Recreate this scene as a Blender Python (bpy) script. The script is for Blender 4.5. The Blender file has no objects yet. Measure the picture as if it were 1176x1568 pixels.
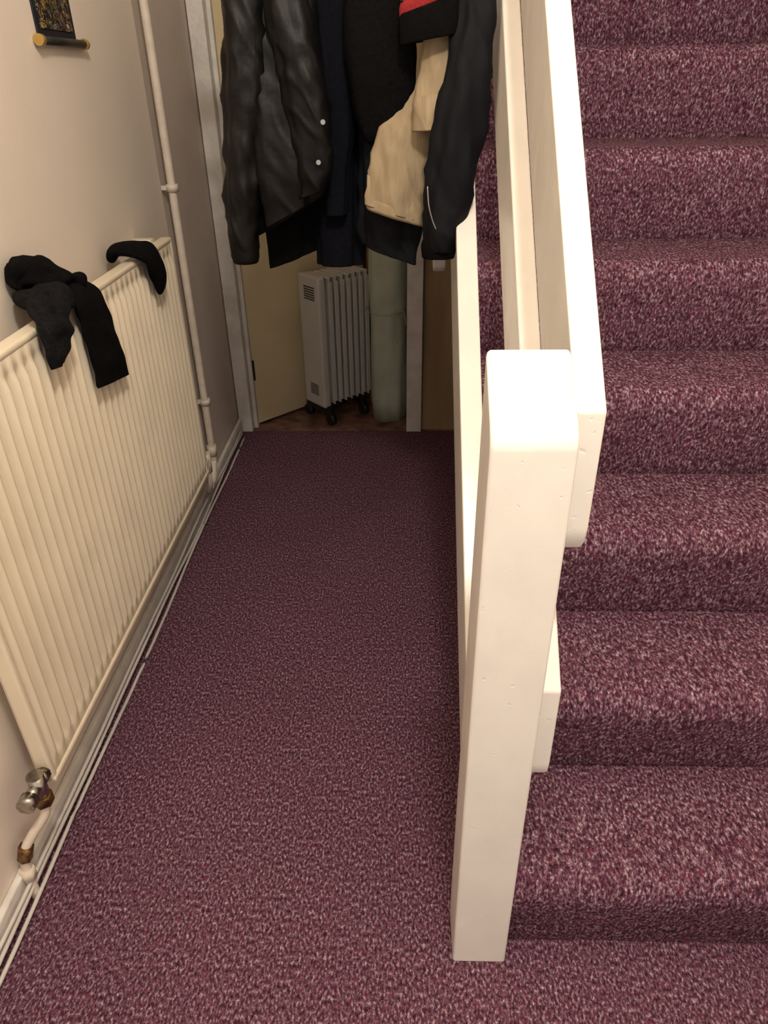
import bpy, math, random
from mathutils import Vector, Matrix, noise
random.seed(4)
scene = bpy.context.scene
scene.view_settings.view_transform = 'Standard'

# ------------------------------------------------------------ materials
def lin(c):
    def f(v):
        v /= 255.0
        return v/12.92 if v <= 0.04045 else ((v+0.055)/1.055)**2.4
    return (f(c[0]), f(c[1]), f(c[2]), 1)

def mat(name, col, rough=0.5, metal=0.0, var=0.08, vscale=6, bump=0.0, bscale=80, bdetail=4,
        stretch=(1, 1, 1), col2=None, spec=0.5, sheen=0.0, bdist=0.002, pits=0.0):
    m = bpy.data.materials.new(name); m.use_nodes = True
    nt = m.node_tree; N = nt.nodes; L = nt.links
    b = N["Principled BSDF"]
    b.inputs["Roughness"].default_value = rough
    b.inputs["Metallic"].default_value = metal
    b.inputs["Specular IOR Level"].default_value = spec
    if sheen: b.inputs["Sheen Weight"].default_value = sheen
    tc = N.new("ShaderNodeTexCoord"); mp = N.new("ShaderNodeMapping")
    mp.inputs["Scale"].default_value = stretch
    L.new(tc.outputs["Object"], mp.inputs["Vector"])
    nz = N.new("ShaderNodeTexNoise"); nz.inputs["Scale"].default_value = vscale
    nz.inputs["Detail"].default_value = 5
    L.new(mp.outputs[0], nz.inputs["Vector"])
    rp = N.new("ShaderNodeValToRGB")
    c = lin(col)
    if col2: d = lin(col2)
    else: d = tuple(max(0, v*(1-var*2.5)) for v in c[:3])+(1,)
    rp.color_ramp.elements[0].position = 0.33; rp.color_ramp.elements[0].color = d
    rp.color_ramp.elements[1].position = 0.62; rp.color_ramp.elements[1].color = c
    L.new(nz.outputs["Fac"], rp.inputs["Fac"])
    L.new(rp.outputs["Color"], b.inputs["Base Color"])
    last = None
    if bump > 0:
        n2 = N.new("ShaderNodeTexNoise"); n2.inputs["Scale"].default_value = bscale
        n2.inputs["Detail"].default_value = bdetail
        L.new(mp.outputs[0], n2.inputs["Vector"])
        bp = N.new("ShaderNodeBump"); bp.inputs["Strength"].default_value = bump
        bp.inputs["Distance"].default_value = bdist
        L.new(n2.outputs["Fac"], bp.inputs["Height"])
        last = bp
    if pits > 0:
        n3 = N.new("ShaderNodeTexNoise"); n3.inputs["Scale"].default_value = 90; n3.inputs["Detail"].default_value = 1
        L.new(tc.outputs["Object"], n3.inputs["Vector"])
        r3 = N.new("ShaderNodeValToRGB")
        r3.color_ramp.elements[0].position = .20; r3.color_ramp.elements[0].color = (0, 0, 0, 1)
        r3.color_ramp.elements[1].position = .30; r3.color_ramp.elements[1].color = (1, 1, 1, 1)
        L.new(n3.outputs["Fac"], r3.inputs["Fac"])
        b3 = N.new("ShaderNodeBump"); b3.inputs["Strength"].default_value = pits; b3.inputs["Distance"].default_value = .0015
        L.new(r3.outputs["Color"], b3.inputs["Height"])
        if last: L.new(last.outputs["Normal"], b3.inputs["Normal"])
        last = b3
    if last: L.new(last.outputs["Normal"], b.inputs["Normal"])
    return m

def carpet_mat(name):
    m = bpy.data.materials.new(name); m.use_nodes = True
    nt = m.node_tree; N = nt.nodes; L = nt.links
    b = N["Principled BSDF"]; b.inputs["Roughness"].default_value = 1.0
    b.inputs["Specular IOR Level"].default_value = 0.08
    tc = N.new("ShaderNodeTexCoord"); mp = N.new("ShaderNodeMapping")
    mp.inputs["Scale"].default_value = (1, .56, .56)
    L.new(tc.outputs["Object"], mp.inputs["Vector"])
    n1 = N.new("ShaderNodeTexNoise"); n1.inputs["Scale"].default_value = 220
    n1.inputs["Detail"].default_value = 4; n1.inputs["Roughness"].default_value = .68
    L.new(mp.outputs[0], n1.inputs["Vector"])
    r1 = N.new("ShaderNodeValToRGB"); cr = r1.color_ramp
    cols = [(.33, (42, 22, 32)), (.42, (70, 41, 54)), (.50, (97, 64, 78)), (.565, (127, 96, 109)), (.635, (168, 146, 157)), (.71, (202, 188, 197))]
    cr.elements[0].position = cols[0][0]; cr.elements[0].color = lin(cols[0][1])
    cr.elements[1].position = cols[-1][0]; cr.elements[1].color = lin(cols[-1][1])
    for p, c in cols[1:-1]:
        e = cr.elements.new(p); e.color = lin(c)
    L.new(n1.outputs["Fac"], r1.inputs["Fac"])
    n2 = N.new("ShaderNodeTexNoise"); n2.inputs["Scale"].default_value = 150
    n2.inputs["Detail"].default_value = 2
    L.new(mp.outputs[0], n2.inputs["Vector"])
    r2 = N.new("ShaderNodeValToRGB")
    r2.color_ramp.elements[0].position = .57; r2.color_ramp.elements[0].color = (0, 0, 0, 1)
    r2.color_ramp.elements[1].position = .68; r2.color_ramp.elements[1].color = (.5, .5, .5, 1)
    L.new(n2.outputs["Fac"], r2.inputs["Fac"])
    mx = N.new("ShaderNodeMix"); mx.data_type = 'RGBA'
    L.new(r2.outputs["Color"], mx.inputs[0]); L.new(r1.outputs["Color"], mx.inputs[6])
    mx.inputs[7].default_value = lin((116, 42, 68))
    n4 = N.new("ShaderNodeTexNoise"); n4.inputs["Scale"].default_value = 3.5; n4.inputs["Detail"].default_value = 3
    L.new(tc.outputs["Object"], n4.inputs["Vector"])
    r4 = N.new("ShaderNodeValToRGB")
    r4.color_ramp.elements[0].position = .3; r4.color_ramp.elements[0].color = (.9, .9, .9, 1)
    r4.color_ramp.elements[1].position = .7; r4.color_ramp.elements[1].color = (1.0, 1.0, 1.0, 1)
    L.new(n4.outputs["Fac"], r4.inputs["Fac"])
    m2 = N.new("ShaderNodeMix"); m2.data_type = 'RGBA'; m2.blend_type = 'MULTIPLY'; m2.inputs[0].default_value = 1
    L.new(mx.outputs[2], m2.inputs[6]); L.new(r4.outputs["Color"], m2.inputs[7])
    L.new(m2.outputs[2], b.inputs["Base Color"])
    bp = N.new("ShaderNodeBump"); bp.inputs["Strength"].default_value = .45
    bp.inputs["Distance"].default_value = .002
    L.new(n1.outputs["Fac"], bp.inputs["Height"]); L.new(bp.outputs["Normal"], b.inputs["Normal"])
    return m

M_carpet = carpet_mat("carpet_purple")
M_wall = mat("wall_paint", (234, 221, 206), .8, var=.02, vscale=3, bump=.25, bscale=30, bdist=.003)
M_wall2 = mat("wall_grey", (216, 203, 192), .8, var=.03, vscale=4, bump=.4, bscale=25, bdist=.004)  # slightly darker, greyer tone for the left wall beyond the riser pipe
M_ceil = mat("ceiling_paint", (232, 224, 212), .9, bump=.1)
M_gloss = mat("white_gloss_paint", (241, 237, 228), .26, var=.02, vscale=13, bump=.5, bscale=15, bdetail=4, bdist=.0035, stretch=(1.2, 1, .7), pits=.3)
M_trim = mat("trim_paint", (232, 227, 219), .4, var=.08, vscale=14, bump=.8, bscale=35, bdist=.005)
M_rad = mat("radiator_cream_enamel", (230, 217, 192), .32, var=.03, vscale=8)
M_pipe = mat("painted_pipe", (228, 214, 197), .35, var=.05, vscale=30)
M_chrome = mat("worn_chrome", (190, 185, 175), .25, metal=1, var=.2, vscale=90)
M_brass = mat("old_brass", (150, 115, 70), .4, metal=.8, var=.3, vscale=90)
M_cable = mat("white_cable", (214, 208, 200), .45, var=.05)
M_door = mat("cream_door_paint", (238, 220, 178), .45, var=.04, vscale=5)
M_panel = mat("brown_hardboard", (176, 150, 112), .7, var=.12, vscale=10, stretch=(1, 1, .2))
M_cfloor = mat("brown_boards", (140, 102, 86), .7, var=.25, vscale=18)
M_cwall = mat("cupboard_wall", (190, 172, 144), .9, var=.05)
M_leather = mat("black_leather", (9, 8, 8), .52, var=.15, vscale=12, bump=.4, bscale=70, bdetail=6, bdist=.003, spec=.27)
M_black = mat("black_wool", (12, 11, 12), .95, var=.2, vscale=120, bump=.6, bscale=350, spec=.1)
M_fleece = mat("black_fleece", (14, 13, 14), .95, var=.25, vscale=160, bump=.9, bscale=260, spec=.1)
M_navy = mat("navy_wool", (13, 14, 23), .9, var=.2, vscale=120, bump=.5, bscale=300, spec=.12)
M_nylon = mat("dark_navy_nylon", (16, 18, 23), .7, var=.1, vscale=20, bump=.3, bscale=50, bdist=.004, spec=.16)
M_beige = mat("beige_corduroy", (163, 145, 117), .95, var=.08, vscale=60, bump=.6, bscale=220, stretch=(1, 1, .25), spec=.1)
M_red = mat("red_knit", (150, 30, 34), .9, var=.15, vscale=200, bump=.6, bscale=300)
M_grey = mat("grey_knit", (55, 53, 53), .9, var=.15, vscale=200, bump=.6, bscale=300)
M_char = mat("charcoal_knit", (24, 23, 25), .95, var=.3, vscale=150, bump=.8, bscale=300, spec=.15)
M_heater = mat("heater_enamel", (214, 212, 206), .35, var=.03)
M_dkplastic = mat("dark_plastic", (32, 31, 30), .5)
M_roll = mat("green_grey_foam", (192, 202, 184), .85, var=.06, vscale=12, bump=.4, bscale=150)
M_string = mat("jute_string", (190, 172, 144), .9)
M_wood = mat("brown_wood", (140, 96, 66), .6, var=.2, vscale=12)
M_gold = mat("gold_knob", (205, 170, 95), .35, metal=.6)
M_steel = mat("steel_snap", (190, 188, 182), .3, metal=1)

# ------------------------------------------------------------ helpers
def empty(name, loc=(0, 0, 0)):
    e = bpy.data.objects.new(name, None); scene.collection.objects.link(e)
    e.location = loc; e.empty_display_size = .1
    return e

def mk(name, verts, faces, m, parent=None, smooth=False, bevel=0, seg=2):
    me = bpy.data.meshes.new(name)
    me.from_pydata([tuple(v) for v in verts], [], faces)
    me.materials.append(m)
    if smooth:
        for p in me.polygons: p.use_smooth = True
    me.update()
    o = bpy.data.objects.new(name, me); scene.collection.objects.link(o)
    if parent: o.parent = parent
    if bevel:
        b = o.modifiers.new("bevel", 'BEVEL'); b.width = bevel; b.segments = seg
        b.limit_method = 'ANGLE'; b.angle_limit = math.radians(40)
        for p in me.polygons: p.use_smooth = True
        w = o.modifiers.new("wn", 'WEIGHTED_NORMAL'); w.keep_sharp = False
    return o

BF = [(0, 3, 2, 1), (4, 5, 6, 7), (0, 1, 5, 4), (1, 2, 6, 5), (2, 3, 7, 6), (3, 0, 4, 7)]
def box(name, x0, x1, y0, y1, z0, z1, m, parent=None, bevel=0, rot=None, seg=2):
    vs = [(x0, y0, z0), (x1, y0, z0), (x1, y1, z0), (x0, y1, z0), (x0, y0, z1), (x1, y0, z1), (x1, y1, z1), (x0, y1, z1)]
    if rot: vs = [rot @ Vector(v) for v in vs]
    return mk(name, vs, BF, m, parent, bevel=bevel, seg=seg)

def prism_x(name, prof, x0, x1, m, parent=None, bevel=0, seg=3):
    n = len(prof)
    vs = [(x0, y, z) for y, z in prof] + [(x1, y, z) for y, z in prof]
    fs = [tuple(range(n))[::-1], tuple(range(n, 2*n))]
    for i in range(n):
        j = (i+1) % n
        fs.append((i, j, n+j, n+i))
    o = mk(name, vs, fs, m, parent, bevel=bevel, seg=seg)
    import bmesh
    bm = bmesh.new(); bm.from_mesh(o.data); bmesh.ops.recalc_face_normals(bm, faces=bm.faces)
    bm.to_mesh(o.data); bm.free()
    return o

def catmull(pts, per):
    out = []; n = len(pts)
    for i in range(n-1):
        p0 = pts[max(i-1, 0)]; p1 = pts[i]; p2 = pts[i+1]; p3 = pts[min(i+2, n-1)]
        for k in range(per):
            t = k/per
            out.append(tuple(.5*((2*b)+(-a+c)*t+(2*a-5*b+4*c-d)*t*t+(-a+3*b-3*c+d)*t**3)
                             for a, b, c, d in zip(p0, p1, p2, p3)))
    out.append(tuple(pts[-1]))
    return out

def sweep(name, pts, m, parent=None, r=.01, side=(0, 1, 0), n=12, per=6, amp=0, freq=20, round_ends=False, smooth_path=True, shear=0):
    P = [tuple(p) if len(p) == 5 else tuple(p)+(r, r) for p in pts]
    if smooth_path: P = catmull(P, per)
    vs = []; fs = []
    K = len(P)
    for i, p in enumerate(P):
        a = Vector(P[max(i-1, 0)][:3]); b = Vector(P[min(i+1, K-1)][:3])
        T = (b-a).normalized(); S = Vector(side)
        S = S - T*S.dot(T)
        if S.length < 1e-3: S = Vector((1, 0, 0)) - T*T.x
        S.normalize(); W = T.cross(S)
        e = 1.0
        if round_ends:
            q = min(i, K-1-i)/(per*1.0)
            e = math.sqrt(max(0.02, 1-(1-min(q, 1))**2))
        for k in range(n):
            t = 2*math.pi*k/n
            v = Vector(p[:3]) + S*math.cos(t)*p[3]*e + W*math.sin(t)*p[4]*e
            if amp:
                d = (v-Vector(p[:3])).normalized()
                v += d*amp*noise.noise(v*freq)
            if shear:
                u = i/(K-1)
                v.z += shear*u*u*(v.y-p[1])
            vs.append(v)
    for i in range(K-1):
        for k in range(n):
            l = (k+1) % n
            fs.append((i*n+k, i*n+l, (i+1)*n+l, (i+1)*n+k))
    fs.append(tuple(range(n))[::-1]); fs.append(tuple((K-1)*n+k for k in range(n)))
    return mk(name, vs, fs, m, parent, smooth=True)

def cyl(name, a, b, r, m, parent=None, n=20):
    o = sweep(name, [tuple(a)+(r, r), tuple(b)+(r, r)], m, parent, n=n, smooth_path=False)
    for p in o.data.polygons:
        if len(p.vertices) > 4: p.use_smooth = False
    return o

def garment(name, rings, m, parent, folds=5, amp=.16, per=7, n=96, crumple=.006, cf=(9, 9, 4), tilt=0.0,
            seed=0, close_bottom=False, close_top=True, sq=2.3, creases=0.0, tconst=False):
    R = catmull(rings, per); K = len(R); vs = []; fs = []
    rnd = random.Random(seed)
    ph = [rnd.uniform(0, 6.28) for _ in range(4)]
    ks = [folds, folds+2, folds*2+1, 2]
    ws = [.5, .35, .22, .3]
    dr = [rnd.uniform(-5, 5) for _ in range(4)]
    def ring(cx, cy, cz, hw, hd, s, dz=0, tl=0):
        for k in range(n):
            a = 2*math.pi*k/n
            c, sn = math.cos(a), math.sin(a)
            x = math.copysign(abs(c)**(2/sq), c); y = math.copysign(abs(sn)**(2/sq), sn)
            f = 0
            for q in range(4):
                f += ws[q]*math.cos(ks[q]*a+ph[q]+dr[q]*cz)
            g = s*(1+amp*f*(.45+.55*min(1, (rings[0][2]-cz)/.35)))
            v = Vector((cx+x*hw*g, cy+y*hd*g, cz))
            nn = noise.noise(Vector((v.x*cf[0]+seed*3.1, v.y*cf[1], v.z*cf[2])))
            n2 = noise.noise(Vector((v.x*cf[0]*2.7+seed, v.y*cf[1]*2.7, v.z*cf[2]*2.7+4)))
            d = Vector((x, y*1.2, 0)).normalized()
            v += d*crumple*(nn*2.2+n2*1.1)
            if creases:
                w1 = noise.noise(Vector(((v.x+v.z*.55)*26+seed, v.y*10, (v.z-v.x*.4)*11)))
                v += d*creases*((1-abs(w1)*3.0) if abs(w1) < .33 else 0)
            v.z += tl*(v.x-cx) + dz
            vs.append(v)
    for i, r in enumerate(R):
        u = 1 if tconst else i/(K-1)
        ring(*r, 1.0, tl=tilt*u*u)
    rows = K
    if close_bottom:
        for s, dz in ((.85, -.014), (.6, -.022), (.3, -.027), (.05, -.028)):
            ring(*R[-1], s, dz, tl=tilt); rows += 1
    else:
        for s, dz in ((.985, -.003), (.95, 0), (.93, .015), (.90, .06)):
            ring(*R[-1], s, dz, tl=tilt); rows += 1
    for i in range(rows-1):
        for k in range(n):
            l = (k+1) % n
            fs.append((i*n+k, (i+1)*n+k, (i+1)*n+l, i*n+l))
    fs.append(tuple((rows-1)*n+k for k in range(n))[::-1])
    if close_top: fs.append(tuple(range(n)))
    return mk(name, vs, fs, m, parent, smooth=True)

# ------------------------------------------------------------ dimensions
RISE, GO, Y0 = .202, .226, .709
SL = RISE/GO
XL = -.735
YE = 2.91
XR = 1.16

# ------------------------------------------------------------ room shell
mk("floor", [(-.76, -1.3, 0), (XR, -1.3, 0), (XR, YE, 0), (-.76, YE, 0), (-.76, -1.3, -.05), (XR, -1.3, -.05), (XR, YE, -.05), (-.76, YE, -.05)],
   [(0, 1, 2, 3), (4, 7, 6, 5), (0, 4, 5, 1), (1, 5, 6, 2), (2, 6, 7, 3), (3, 7, 4, 0)], M_carpet)
box("floor_cupboard", -.76, XR, YE, 4.0, -.05, -.002, M_cfloor)
box("wall_left", XL-.1, XL, -1.3, 2.325, -.05, 2.75, M_wall)
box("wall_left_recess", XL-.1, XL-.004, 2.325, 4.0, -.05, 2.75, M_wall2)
box("wall_right", XR, XR+.1, -1.3, 4.0, -.05, 3.6, M_wall)
box("wall_back", XL, XR, 4.0, 4.1, -.05, 3.6, M_cwall)
box("wall_end", -.66, .09, YE+.01, YE+.07, 2.07, 2.75, M_wall)
box("wall_understair", .080, XR, YE+.02, YE+.05, -.002, 1.80, M_panel)
box("ceiling", XL-.1, XR+.1, -1.3, 4.1, 2.75, 2.85, M_ceil)
box("baseboard_left", XL, XL+.016, -1.3, 2.895, 0, .07, M_trim, bevel=.005)

fr = empty("door_frame")
box("jamb_left", XL, -.677, YE-.012, YE+.06, 0, 2.06, M_trim, fr, bevel=.004)
box("stop_left", -.677, -.66, YE+.03, YE+.07, 0, 2.03, M_trim, fr, bevel=.003)
box("jamb_right", .012, .078, YE-.012, YE+.06, 0, 2.06, M_trim, fr, bevel=.004)
box("head", -.677, .012, YE-.012, YE+.06, 1.99, 2.06, M_trim, fr, bevel=.004)

dr = empty("door_1")
rot = Matrix.Translation((-.665, YE+.05, 0)) @ Matrix.Rotation(math.radians(46), 4, 'Z')
box("leaf", 0, .68, .0, .035, .012, 1.98, M_door, dr, bevel=.003, rot=rot)
for z0 in (.22, 1.72):
    box("hinge", -.012, .012, -.006, .004, z0, z0+.09, M_dkplastic, dr, rot=rot, bevel=.001)

# ------------------------------------------------------------ stairs
NS = 11
prof = []
for k in range(NS):
    y = Y0+k*GO; z = k*RISE; zt = z+RISE
    if k: prof.append((y+.003, z-.004))
    else: prof.append((y, z))
    prof.append((y-.003, z+.012))
    R_ = .046; cy = y-.022+R_; cz = zt-R_-.003
    prof.append((y-.007, z+.065))
    prof.append((cy-R_+.002, cz-.028))
    for a in range(0, 11):
        t = math.pi - a*math.pi/20
        prof.append((cy+R_*math.cos(t), cz+R_*math.sin(t)))
    prof.append((y+GO*.6, zt-.001))
    prof.append((y+GO-.012, zt+.001))
yl = Y0+NS*GO
prof.append((yl, NS*RISE))
prof.append((yl, NS*RISE-.12))
def under(y): return SL*(y-Y0)-.05
prof.append((yl, under(yl)))
prof.append((Y0+.05/SL+.001, 0.0005))
st = prism_x("staircase", prof, .1535, XR-.032, M_carpet)
for i, p in enumerate(st.data.polygons):
    if len(p.vertices) == 4: p.use_smooth = True
try:
    st.data.set_sharp_from_angle(angle=math.radians(35))
except Exception: pass
prism_x("trim_1", [(.55, .0), (.55, .25), (3.1, .25+SL*2.55), (3.1, SL*2.3)], XR-.030, XR-.002, M_gloss)

bal = empty("stair_balustrade")
def band(name, zt, h, ystart, yend, x0, x1, m, par, bevel=.004, rounded=False):
    p = []
    if rounded:
        p += [(ystart+.055, zt-h+.055*SL-.010), (ystart+.034, zt-h+.008), (ystart+.016, zt-h+.012), (ystart+.004, zt-h+.028), (ystart, zt-h+.05)]
    else:
        p += [(ystart, zt-h)]
    p += [(ystart, zt)]
    L_ = yend-ystart
    p += [(yend, zt+SL*L_), (yend, zt-h+SL*L_)]
    return prism_x(name, p, x0, x1, m, par, bevel=bevel)
yb = .762
ps = [(.806, .003), (yb, .003), (yb, .327), (2.88, .327+SL*(2.88-yb)), (2.88, SL*(2.88-.803))]
prism_x("string_board", ps, .118, .152, M_gloss, bal, bevel=.004)
ps = [(yb, .30), (yb, .327+.006), (2.88, .333+SL*(2.88-yb)), (2.88, .30+SL*(2.88-yb))]
prism_x("string_capping", ps, .110, .153, M_gloss, bal, bevel=.003)
band("handrail", 1.045, .198, .705, 2.9, .183, .217, M_gloss, bal, bevel=.004, rounded=True)
band("lower_rail", .632, .198, .705, 2.9, .183, .217, M_gloss, bal, bevel=.004, rounded=True)
pn = [(.667, 0), (.667, 1.015), (.672, 1.030), (.684, 1.043), (.760, 1.097), (.760, 0)]
prism_x("newel_post", pn, .090, .183, M_gloss, bal, bevel=.005, seg=3)
prism_x("upper_newel_foot", [(2.06, .895), (2.075, .882), (2.125, .882), (2.14, .895), (2.14, 1.45), (2.06, 1.45)], .082, .1175, M_gloss, bal, bevel=.004)

# ------------------------------------------------------------ wall radiator
rad = empty("wall_radiator")
ry0, ry1, rz0, rz1, xf = .857, 2.085, .232, .975, -.650
NP = 36; S = 12; ny = NP*S
zs = [rz0, rz0+.004, rz0+.028, rz0+.040, rz0+.055] + [rz0+.055+(rz1-.095-rz0)*i/6 for i in range(1, 6)] + [rz1-.055, rz1-.043, rz1-.032, rz1-.004, rz1]
vs = []; fs = []
for z in zs:
    for j in range(ny+1):
        y = ry0+.012+(ry1-ry0-.024)*j/ny
        ph = (j % S)/S
        c = math.cos(2*math.pi*ph)
        s = .5-.5*math.copysign(abs(c)**.6, c)
        e = 1
        if z < rz0+.055: e = max(0, min(1, (z-rz0-.026)/.03))
        if z > rz1-.055: e = max(0, min(1, (rz1-.030-z)/.025))
        x = xf - .004 + (.007-(1-s)*.020)*e
        if z in (rz0, rz1): x -= .006
        vs.append((x, y, z))
W = ny+1
for i in range(len(zs)-1):
    for j in range(ny):
        fs.append((i*W+j, i*W+j+1, (i+1)*W+j+1, (i+1)*W+j))
mk("front_panel", vs, fs, M_rad, rad, smooth=True)
box("back_panel", xf-.034, xf-.021, ry0+.004, ry1-.004, rz0, rz1, M_rad, rad, bevel=.003)
box("edge_near", xf-.030, xf-.001, ry0, ry0+.016, rz0, rz1, M_rad, rad, bevel=.005)
box("edge_far", xf-.030, xf-.001, ry1-.016, ry1, rz0, rz1, M_rad, rad, bevel=.005)
box("top_rail", xf-.034, xf-.002, ry0, ry1, rz1-.010, rz1+.004, M_rad, rad, bevel=.005)
box("bottom_rail", xf-.030, xf+.001, ry0, ry1, rz0-.003, rz0+.010, M_rad, rad, bevel=.004)
for y in (ry0+.2, ry1-.09):
    box("bracket", XL, xf-.032, y, y+.03, rz0+.08, rz1+.012, M_rad, rad, bevel=.002)
cyl("tail_near", (-.664, .862, .262), (-.664, .830, .262), .011, M_brass, rad)
cyl("tail_nut", (-.664, .852, .262), (-.664, .836, .262), .016, M_chrome, rad, n=6)
cyl("valve_body", (-.664, .828, .285), (-.664, .828, .218), .015, M_chrome, rad)
cyl("valve_side", (-.664, .828, .262), (-.664, .795, .262), .012, M_chrome, rad)
cyl("valve_cap", (-.664, .800, .262), (-.664, .778, .262), .017, M_chrome, rad, n=8)
cyl("valve_nut", (-.664, .828, .235), (-.664, .828, .212), .018, M_brass, rad, n=6)
sweep("tail_pipe", [(-.664, .828, .22), (-.668, .822, .185), (-.690, .800, .155), (-.708, .785, .12), (-.712, .780, .075), (-.712, .775, .02), (-.712, .775, .0)], M_pipe, rad, r=.009)
cyl("pipe_nut_1", (-.703, .790, .135), (-.710, .783, .105), .014, M_brass, rad, n=6)
cyl("pipe_nut_2", (-.712, .779, .08), (-.712, .777, .055), .014, M_pipe, rad, n=6)
cyl("tail_far", (-.664, ry1-.005, .262), (-.664, ry1+.045, .262), .011, M_pipe, rad)
cyl("far_valve", (-.664, ry1+.035, .285), (-.664, ry1+.035, .215), .014, M_pipe, rad)
sweep("far_pipe", [(-.664, ry1+.035, .22), (-.668, ry1+.045, .16), (-.69, ry1+.09, .11), (-.70, ry1+.15, .095), (-.702, ry1+.2, .09)], M_pipe, rad, r=.009)

vp = empty("heating_pipe")
sweep("riser_pipe", [(-.704, 2.335, 2.75), (-.704, 2.335, 1.6), (-.705, 2.335, .9), (-.705, 2.333, .22), (-.705, 2.325, .14), (-.703, 2.29, .095), (-.702, 2.24, .09)], M_pipe, vp, r=.0125)
for z in (1.075, .38, 1.95):
    cyl("pipe_clip", (-.704, 2.335, z-.010), (-.704, 2.335, z+.010), .018, M_pipe, vp)
    box("clip_stem", XL-.004, -.704, 2.329, 2.341, z-.006, z+.006, M_pipe, vp)
cyl("pipe_joint", (-.705, 2.333, .17), (-.705, 2.333, .21), .017, M_pipe, vp)

cb = empty("skirting_cables")
for q, (x, z) in enumerate([(-.709, .052), (-.708, .030), (-.702, .010)]):
    pts = []
    for i in range(30):
        y = -.6+i*.118
        pts.append((x+.004*noise.noise(Vector((y*3, q*5, 0))), y, max(.006, z+.022*noise.noise(Vector((y*1.7, q*9, 3))))))
    sweep("cable_%d" % (q+1), pts, M_cable, cb, r=.0042, n=8, per=4)

# ------------------------------------------------------------ hanging scroll picture
sc = empty("hanging_scroll")
m = bpy.data.materials.new("scroll_painting"); m.use_nodes = True
N = m.node_tree.nodes; L = m.node_tree.links; b = N["Principled BSDF"]; b.inputs["Roughness"].default_value = .6
tc = N.new("ShaderNodeTexCoord"); vo = N.new("ShaderNodeTexNoise"); vo.inputs["Scale"].default_value = 42; vo.inputs["Detail"].default_value = 2
vo.inputs["Distortion"].default_value = 1.5
L.new(tc.outputs["Object"], vo.inputs["Vector"])
r = N.new("ShaderNodeValToRGB"); r.color_ramp.interpolation = 'CONSTANT'
r.color_ramp.elements[0].color = lin((60, 90, 60)); r.color_ramp.elements[1].position = .36; r.color_ramp.elements[1].color = lin((14, 14, 22))
for p, c in ((.53, (170, 132, 60)), (.57, (14, 14, 22)), (.62, (60, 80, 140)), (.66, (190, 170, 120)), (.72, (20, 20, 26))):
    e = r.color_ramp.elements.new(p); e.color = lin(c)
L.new(vo.outputs["Fac"], r.inputs["Fac"]); L.new(r.outputs["Color"], b.inputs["Base Color"])
M_border = mat("scroll_border", (18, 20, 30), .7)
box("border_cloth", XL, XL+.004, 1.690, 1.880, 1.425, 1.90, M_border, sc)
box("painting", XL+.003, XL+.006, 1.706, 1.864, 1.445, 1.85, m, sc)
cyl("roller", (XL+.012, 1.675, 1.424), (XL+.012, 1.900, 1.424), .008, M_dkplastic, sc)
cyl("knob_1", (XL+.012, 1.664, 1.424), (XL+.012, 1.680, 1.424), .0105, M_gold, sc)
cyl("knob_2", (XL+.012, 1.897, 1.424), (XL+.012, 1.908, 1.424), .0105, M_gold, sc)
cyl("top_rod", (XL+.010, 1.68, 1.90), (XL+.010, 1.89, 1.90), .007, M_dkplastic, sc)

# ------------------------------------------------------------ socks drying on radiator
s1 = empty("black_socks")
sweep("black_leg", [(-.712, 1.38, .985, .03, .012), (-.697, 1.385, 1.010, .045, .018), (-.665, 1.39, 1.006, .058, .018), (-.634, 1.405, .985, .064, .013),
                    (-.628, 1.425, .92, .070, .011), (-.628, 1.446, .85, .080, .010), (-.630, 1.452, .81, .086, .008), (-.630, 1.454, .795, .086, .005)],
      M_black, s1, n=36, amp=.014, freq=24, shear=-.32, per=8)
sweep("charcoal_leg", [(-.700, 1.36, .995, .035, .015), (-.680, 1.34, 1.01, .045, .022), (-.652, 1.285, 1.003, .046, .02), (-.630, 1.250, .980, .046, .016),
                       (-.626, 1.232, .950, .044, .012), (-.627, 1.222, .920, .038, .008), (-.627, 1.22, .91, .030, .005)], M_char, s1, n=32, amp=.018, freq=28, per=8)
sweep("rolled_cuff", [(-.712, 1.305, 1.030, .020, .022), (-.70, 1.325, 1.050, .03, .032), (-.685, 1.36, 1.040, .034, .028), (-.67, 1.41, 1.02, .036, .022), (-.655, 1.455, 1.003, .028, .014)],
      M_black, s1, side=(1, 0, 0), n=36, amp=.028, freq=28, round_ends=True, per=9)
s2 = empty("black_sock")
sweep("sock", [(-.712, 1.775, .975, .030, .010), (-.700, 1.78, 1.002, .044, .014), (-.662, 1.79, 1.004, .050, .015), (-.632, 1.81, .985, .050, .012), (-.627, 1.84, .945, .048, .011), (-.627, 1.862, .912, .042, .010), (-.63, 1.878, .885, .032, .006)],
      M_black, s2, n=24, amp=.004, freq=25, round_ends=True)

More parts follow.
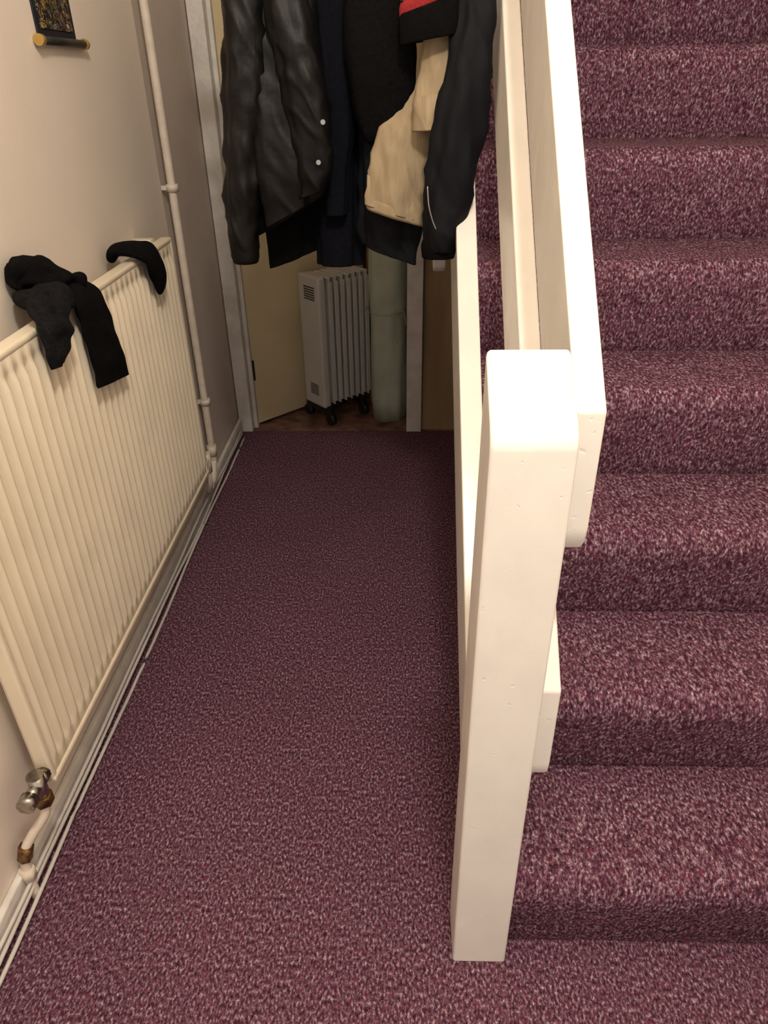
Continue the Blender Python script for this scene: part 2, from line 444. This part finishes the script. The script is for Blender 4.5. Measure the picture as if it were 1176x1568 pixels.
# ------------------------------------------------------------ oil-filled heater
ht = empty("oil_filled_heater")
hr = Matrix.Translation((-.405, 3.03, 0)) @ Matrix.Rotation(math.radians(42), 4, 'Z')
def rbox(name, x0, x1, y0, y1, z0, z1, m, bevel=.004, seg=2): return box(name, x0, x1, y0, y1, z0, z1, m, ht, bevel=bevel, rot=hr, seg=seg)
rbox("control_panel", 0, .040, -.075, .075, .075, .655, M_heater, bevel=.012, seg=4)
for i in range(6):
    rbox("vent_slot", -.001, .002, -.045, .030, .555+i*.010, .560+i*.010, M_dkplastic, bevel=0)
    rbox("vent_slot_low", -.001, .002, -.035, .025, .13+i*.009, .134+i*.009, M_dkplastic, bevel=0)
for i in range(7):
    x = .057+i*.033
    rbox("fin", x, x+.006, -.075, .075, .085, .645, M_heater, bevel=.0025)
    rbox("fin_core", x-.008, x+.014, -.05, .05, .12, .61, M_heater, bevel=.007, seg=3)
    rbox("fin_flange", x-.008, x+.014, -.078, -.073, .10, .63, M_heater, bevel=.002)
    rbox("fin_top", x-.008, x+.014, -.07, .07, .640, .650, M_heater, bevel=.003)
rbox("pipe_header", .04, .27, -.018, .018, .56, .60, M_heater, bevel=.012, seg=4)
rbox("pipe_header_low", .04, .27, -.018, .018, .13, .17, M_heater, bevel=.012, seg=4)
for x in (.025, .215):
    rbox("wheel_axle_bar", x-.012, x+.012, -.09, .09, .045, .085, M_dkplastic)
    for y in (-.085, .085):
        a = hr @ Vector((x-.012, y, .023)); c = hr @ Vector((x+.012, y, .023))
        cyl("castor", a, c, .025, M_dkplastic, ht)

# rolled underlay
rl = empty("rolled_underlay")
vs = []; fs = []; n = 160; turns = 3.2; H = 1.25
cx, cy = -.070, 3.08
nz_ = 16
for zi in range(nz_):
    z = .0+H*zi/(nz_-1)
    for i in range(n):
        t = i/(n-1); a = t*turns*2*math.pi+1.0
        rr = .03+.064*t + .008*noise.noise(Vector((math.cos(a)*2, math.sin(a)*2, z*4)))
        if zi == 0: rr *= .93
        vs.append((cx+rr*math.cos(a), cy+rr*math.sin(a), z))
for zi in range(nz_-1):
    for i in range(n-1):
        fs.append((zi*n+i, zi*n+i+1, (zi+1)*n+i+1, (zi+1)*n+i))
o = mk("foam_roll", vs, fs, M_roll, rl, smooth=True)
sm = o.modifiers.new("s", 'SOLIDIFY'); sm.thickness = .006
for z in (.50, .9):
    pts = [(cx+.100*math.cos(a/24*2*math.pi), cy+.100*math.sin(a/24*2*math.pi), z+.004*math.sin(a)) for a in range(25)]
    sweep("string_tie", pts, M_string, rl, r=.002, n=6, per=2, side=(0, 0, 1))
sweep("string_end", [(cx+.03, cy-.099, .5), (cx+.05, cy-.112, .49), (cx+.055, cy-.115, .44), (cx+.04, cy-.11, .38)], M_string, rl, r=.002, n=6, side=(0, 1, 0))
sweep("string_end_b", [(cx+.03, cy-.099, .5), (cx+.065, cy-.11, .52), (cx+.08, cy-.11, .46)], M_string, rl, r=.002, n=6, side=(0, 1, 0))
box("wooden_batten", -.165, -.145, 3.235, 3.26, -.002, 1.5, M_wood, bevel=.002)

# ------------------------------------------------------------ coats
rk = empty("coat_rack")
box("rack_board", -.45, .182, 1.93, 1.955, 1.62, 1.70, M_gloss, rk, bevel=.004)
for x in (-.33, -.22, -.12, .0, .11):
    sweep("hook", [(x, 1.93, 1.66), (x, 1.88, 1.655), (x, 1.865, 1.68)], M_steel, rk, r=.005, side=(1, 0, 0))

lj = empty("leather_jacket")
garment("jacket_body", [(-.27, 1.86, 1.66, .06, .03), (-.27, 1.83, 1.59, .11, .055), (-.262, 1.80, 1.485, .090, .060), (-.250, 1.79, 1.374, .092, .06),
                        (-.246, 1.79, 1.254, .092, .058), (-.250, 1.79, 1.17, .092, .056), (-.256, 1.79, 1.125, .086, .050)], M_leather, lj,
        folds=4, amp=.12, crumple=.005, cf=(11, 11, 4), tilt=.55, seed=1, creases=.004, n=160, per=12)
garment("waistband", [(-.256, 1.79, 1.128, .089, .053), (-.256, 1.79, 1.118, .092, .055), (-.257, 1.79, 1.098, .091, .054), (-.257, 1.79, 1.086, .087, .050)], M_leather, lj,
        folds=4, amp=.12, crumple=.003, cf=(11, 11, 4), tilt=.55, seed=1, n=120, tconst=True)
garment("jacket_sleeve", [(-.295, 1.80, 1.60, .045, .05), (-.314, 1.76, 1.50, .050, .055), (-.328, 1.745, 1.374, .045, .05), (-.343, 1.74, 1.254, .041, .046),
                          (-.366, 1.74, 1.13, .038, .042), (-.373, 1.74, 1.03, .030, .036), (-.374, 1.74, .988, .028, .032)], M_leather, lj,
        folds=3, amp=.08, crumple=.005, cf=(12, 12, 8), seed=2, creases=.005, n=140, per=12)
garment("cuff_left", [(-.373, 1.74, 1.035, .031, .037), (-.374, 1.74, 1.03, .033, .039), (-.374, 1.74, .995, .032, .037), (-.374, 1.74, .985, .029, .034)], M_leather, lj,
        folds=3, amp=.05, crumple=.002, seed=2, n=80)
garment("sleeve_right", [(-.24, 1.75, 1.60, .035, .04), (-.235, 1.72, 1.50, .044, .045), (-.215, 1.71, 1.374, .042, .045), (-.199, 1.71, 1.27, .040, .042), (-.195, 1.715, 1.18, .036, .034), (-.205, 1.72, 1.135, .028, .03)],
        M_leather, lj, folds=3, amp=.08, crumple=.005, cf=(12, 12, 8), tilt=.3, seed=3, creases=.005, n=140, per=12)
garment("front_flap", [(-.280, 1.76, 1.60, .04, .022), (-.280, 1.735, 1.45, .045, .022), (-.274, 1.725, 1.3, .046, .02), (-.265, 1.725, 1.18, .050, .02), (-.262, 1.73, 1.09, .050, .018)],
        M_leather, lj, folds=3, amp=.15, crumple=.005, seed=4, tilt=.5, creases=.004, n=120, per=10)
garment("collar", [(-.27, 1.84, 1.66, .05, .04), (-.272, 1.80, 1.60, .08, .06), (-.275, 1.76, 1.53, .08, .06), (-.275, 1.75, 1.50, .075, .055)], M_leather, lj, folds=3, amp=.1, seed=8)
for p in ((-.168, 1.669, 1.275), (-.182, 1.672, 1.20)):
    cyl("snap", p, (p[0], p[1]-.006, p[2]), .005, M_steel, lj, n=14)

bc = empty("black_wool_coat")
garment("coat_body", [(-.27, 1.905, 1.68, .05, .024), (-.27, 1.90, 1.60, .07, .025), (-.28, 1.90, 1.45, .09, .03), (-.275, 1.88, 1.2, .085, .035), (-.272, 1.87, 1.05, .068, .035), (-.280, 1.87, .965, .056, .03)],
        M_black, bc, folds=4, amp=.15, tilt=.35, seed=5)

nv = empty("navy_coat")
garment("coat_body", [(-.14, 1.90, 1.67, .05, .03), (-.14, 1.88, 1.50, .075, .045), (-.145, 1.86, 1.37, .07, .045), (-.155, 1.86, 1.2, .062, .045), (-.160, 1.86, 1.05, .054, .042), (-.162, 1.86, .955, .050, .038)],
        M_navy, nv, folds=4, amp=.14, seed=6)
garment("coat_sleeve", [(-.16, 1.82, 1.58, .04, .035), (-.155, 1.80, 1.45, .04, .035), (-.15, 1.79, 1.3, .036, .032), (-.155, 1.79, 1.15, .032, .03), (-.16, 1.79, 1.08, .028, .026)],
        M_navy, nv, folds=3, amp=.12, seed=16)

fl = empty("black_fleece_jacket")
garment("fleece_body", [(-.02, 1.84, 1.64, .06, .04), (-.03, 1.80, 1.55, .085, .06), (-.038, 1.76, 1.47, .083, .065), (-.040, 1.74, 1.374, .080, .062), (-.046, 1.74, 1.30, .062, .052), (-.055, 1.74, 1.25, .042, .04)],
        M_fleece, fl, folds=3, amp=.07, crumple=.006, seed=7, close_bottom=True)

bj = empty("beige_corduroy_jacket")
garment("upper_sleeve", [(.085, 1.76, 1.62, .04, .03), (.083, 1.71, 1.52, .037, .03), (.079, 1.68, 1.42, .035, .028), (.068, 1.665, 1.33, .038, .028), (.062, 1.66, 1.262, .038, .026)],
        M_beige, bj, folds=3, amp=.14, crumple=.007, seed=9, tilt=.08, creases=.004)
garment("lower_sleeve", [(.040, 1.73, 1.42, .028, .025), (.030, 1.73, 1.33, .036, .03), (.006, 1.725, 1.25, .050, .034), (-.012, 1.72, 1.18, .060, .036), (-.020, 1.715, 1.125, .064, .034), (-.022, 1.715, 1.095, .064, .034)],
        M_beige, bj, folds=3, amp=.13, crumple=.010, seed=10, tilt=-.30, creases=.005)
garment("hem_band", [(-.021, 1.715, 1.108, .066, .036), (-.0215, 1.715, 1.104, .0675, .037), (-.022, 1.715, 1.090, .067, .037), (-.022, 1.715, 1.086, .065, .035)],
        M_beige, bj, folds=3, amp=.13, crumple=.008, seed=10, tilt=-.30, tconst=True)

zj = empty("navy_zip_jacket")
garment("jacket_body", [(.02, 1.86, 1.66, .08, .03), (.0, 1.84, 1.45, .085, .04), (-.02, 1.81, 1.25, .085, .045), (-.028, 1.80, 1.12, .080, .045), (-.035, 1.79, 1.05, .076, .045), (-.036, 1.79, 1.01, .064, .036), (-.036, 1.79, .992, .062, .034)],
        M_nylon, zj, folds=5, amp=.10, crumple=.008, seed=11, tilt=-.35, creases=.004)
garment("jacket_front", [(.135, 1.72, 1.60, .035, .04), (.136, 1.66, 1.48, .038, .035), (.130, 1.64, 1.374, .042, .035), (.116, 1.635, 1.26, .044, .035), (.092, 1.635, 1.14, .044, .035), (.078, 1.635, 1.06, .040, .034), (.075, 1.635, 1.03, .034, .03)],
        M_nylon, zj, folds=3, amp=.14, crumple=.008, seed=12, creases=.005)
sweep("zip", [(.112, 1.597, 1.33, .0025, .002), (.108, 1.594, 1.27, .0025, .002), (.100, 1.593, 1.22, .0025, .002)], M_steel, zj, side=(1, 0, 0))
box("zip_pull", .109, .113, 1.588, 1.591, 1.298, 1.315, M_steel, zj)
garment("elastic_cuff", [(.077, 1.635, 1.05, .036, .031), (.076, 1.635, 1.035, .039, .034), (.075, 1.635, 1.015, .036, .031)], M_black, zj, folds=9, amp=.06, crumple=.001, seed=13)
sweep("piping", [(.048, 1.60, 1.16, .0015, .0015), (.052, 1.592, 1.12, .0015, .0015), (.066, 1.590, 1.08, .0015, .0015), (.088, 1.592, 1.055, .0015, .0015)], M_steel, zj, side=(1, 0, 0))

jp = empty("red_striped_jumper")
garment("jumper_sleeve", [(.05, 1.76, 1.63, .055, .035), (.052, 1.70, 1.55, .056, .04), (.048, 1.66, 1.49, .056, .042), (.046, 1.645, 1.45, .055, .04), (.046, 1.645, 1.415, .054, .038)],
        M_black, jp, folds=3, amp=.04, crumple=.003, seed=14, tilt=.15)
garment("red_stripe", [(.048, 1.655, 1.490, .058, .043), (.047, 1.65, 1.480, .059, .044), (.047, 1.65, 1.470, .058, .043)],
        M_red, jp, folds=3, amp=.04, crumple=.003, seed=14, tilt=.33, tconst=True)
garment("grey_stripe", [(.048, 1.658, 1.520, .058, .044), (.048, 1.655, 1.505, .0585, .044), (.048, 1.655, 1.492, .058, .043)],
        M_grey, jp, folds=3, amp=.04, crumple=.003, seed=14, tilt=.33, tconst=True)

# ------------------------------------------------------------ ceiling lamp
lp = empty("ceiling_lamp")
LX, LY = .14, .12
cyl("ceiling_rose", (LX, LY, 2.75), (LX, LY, 2.725), .05, M_gloss, lp)
cyl("lamp_cord", (LX, LY, 2.725), (LX, LY, 2.58), .004, M_cable, lp)
cyl("lamp_holder", (LX, LY, 2.60), (LX, LY, 2.54), .02, M_gloss, lp)
ld = bpy.data.lights.new("bulb", 'POINT'); ld.energy = 73; ld.shadow_soft_size = .09
ld.color = (1.0, .92, .82)
lo = bpy.data.objects.new("bulb", ld); scene.collection.objects.link(lo); lo.location = (LX, LY, 2.42); lo.parent = lp

w = bpy.data.worlds.new("World"); scene.world = w; w.use_nodes = True
bg = w.node_tree.nodes["Background"]; bg.inputs[0].default_value = (1, .95, .895, 1); bg.inputs[1].default_value = .8

# ------------------------------------------------------------ camera
th = math.radians(31.4); ps_ = .032; ro = .014
F = Vector((-math.sin(ps_)*math.cos(th), math.cos(ps_)*math.cos(th), -math.sin(th)))
R0 = Vector((math.cos(ps_), math.sin(ps_), 0)); U0 = R0.cross(F)
Rv = R0*math.cos(ro)-U0*math.sin(ro); Uv = U0*math.cos(ro)+R0*math.sin(ro)
cd = bpy.data.cameras.new("Camera"); cam = bpy.data.objects.new("Camera", cd); scene.collection.objects.link(cam)
mw = Matrix((Rv, Uv, -F)).transposed().to_4x4(); mw.translation = (0, 0, 1.35)
cam.matrix_world = mw
cd.sensor_fit = 'VERTICAL'; cd.sensor_height = 36; cd.sensor_width = 27; cd.lens = 24.96
cd.clip_start = .02
scene.camera = cam
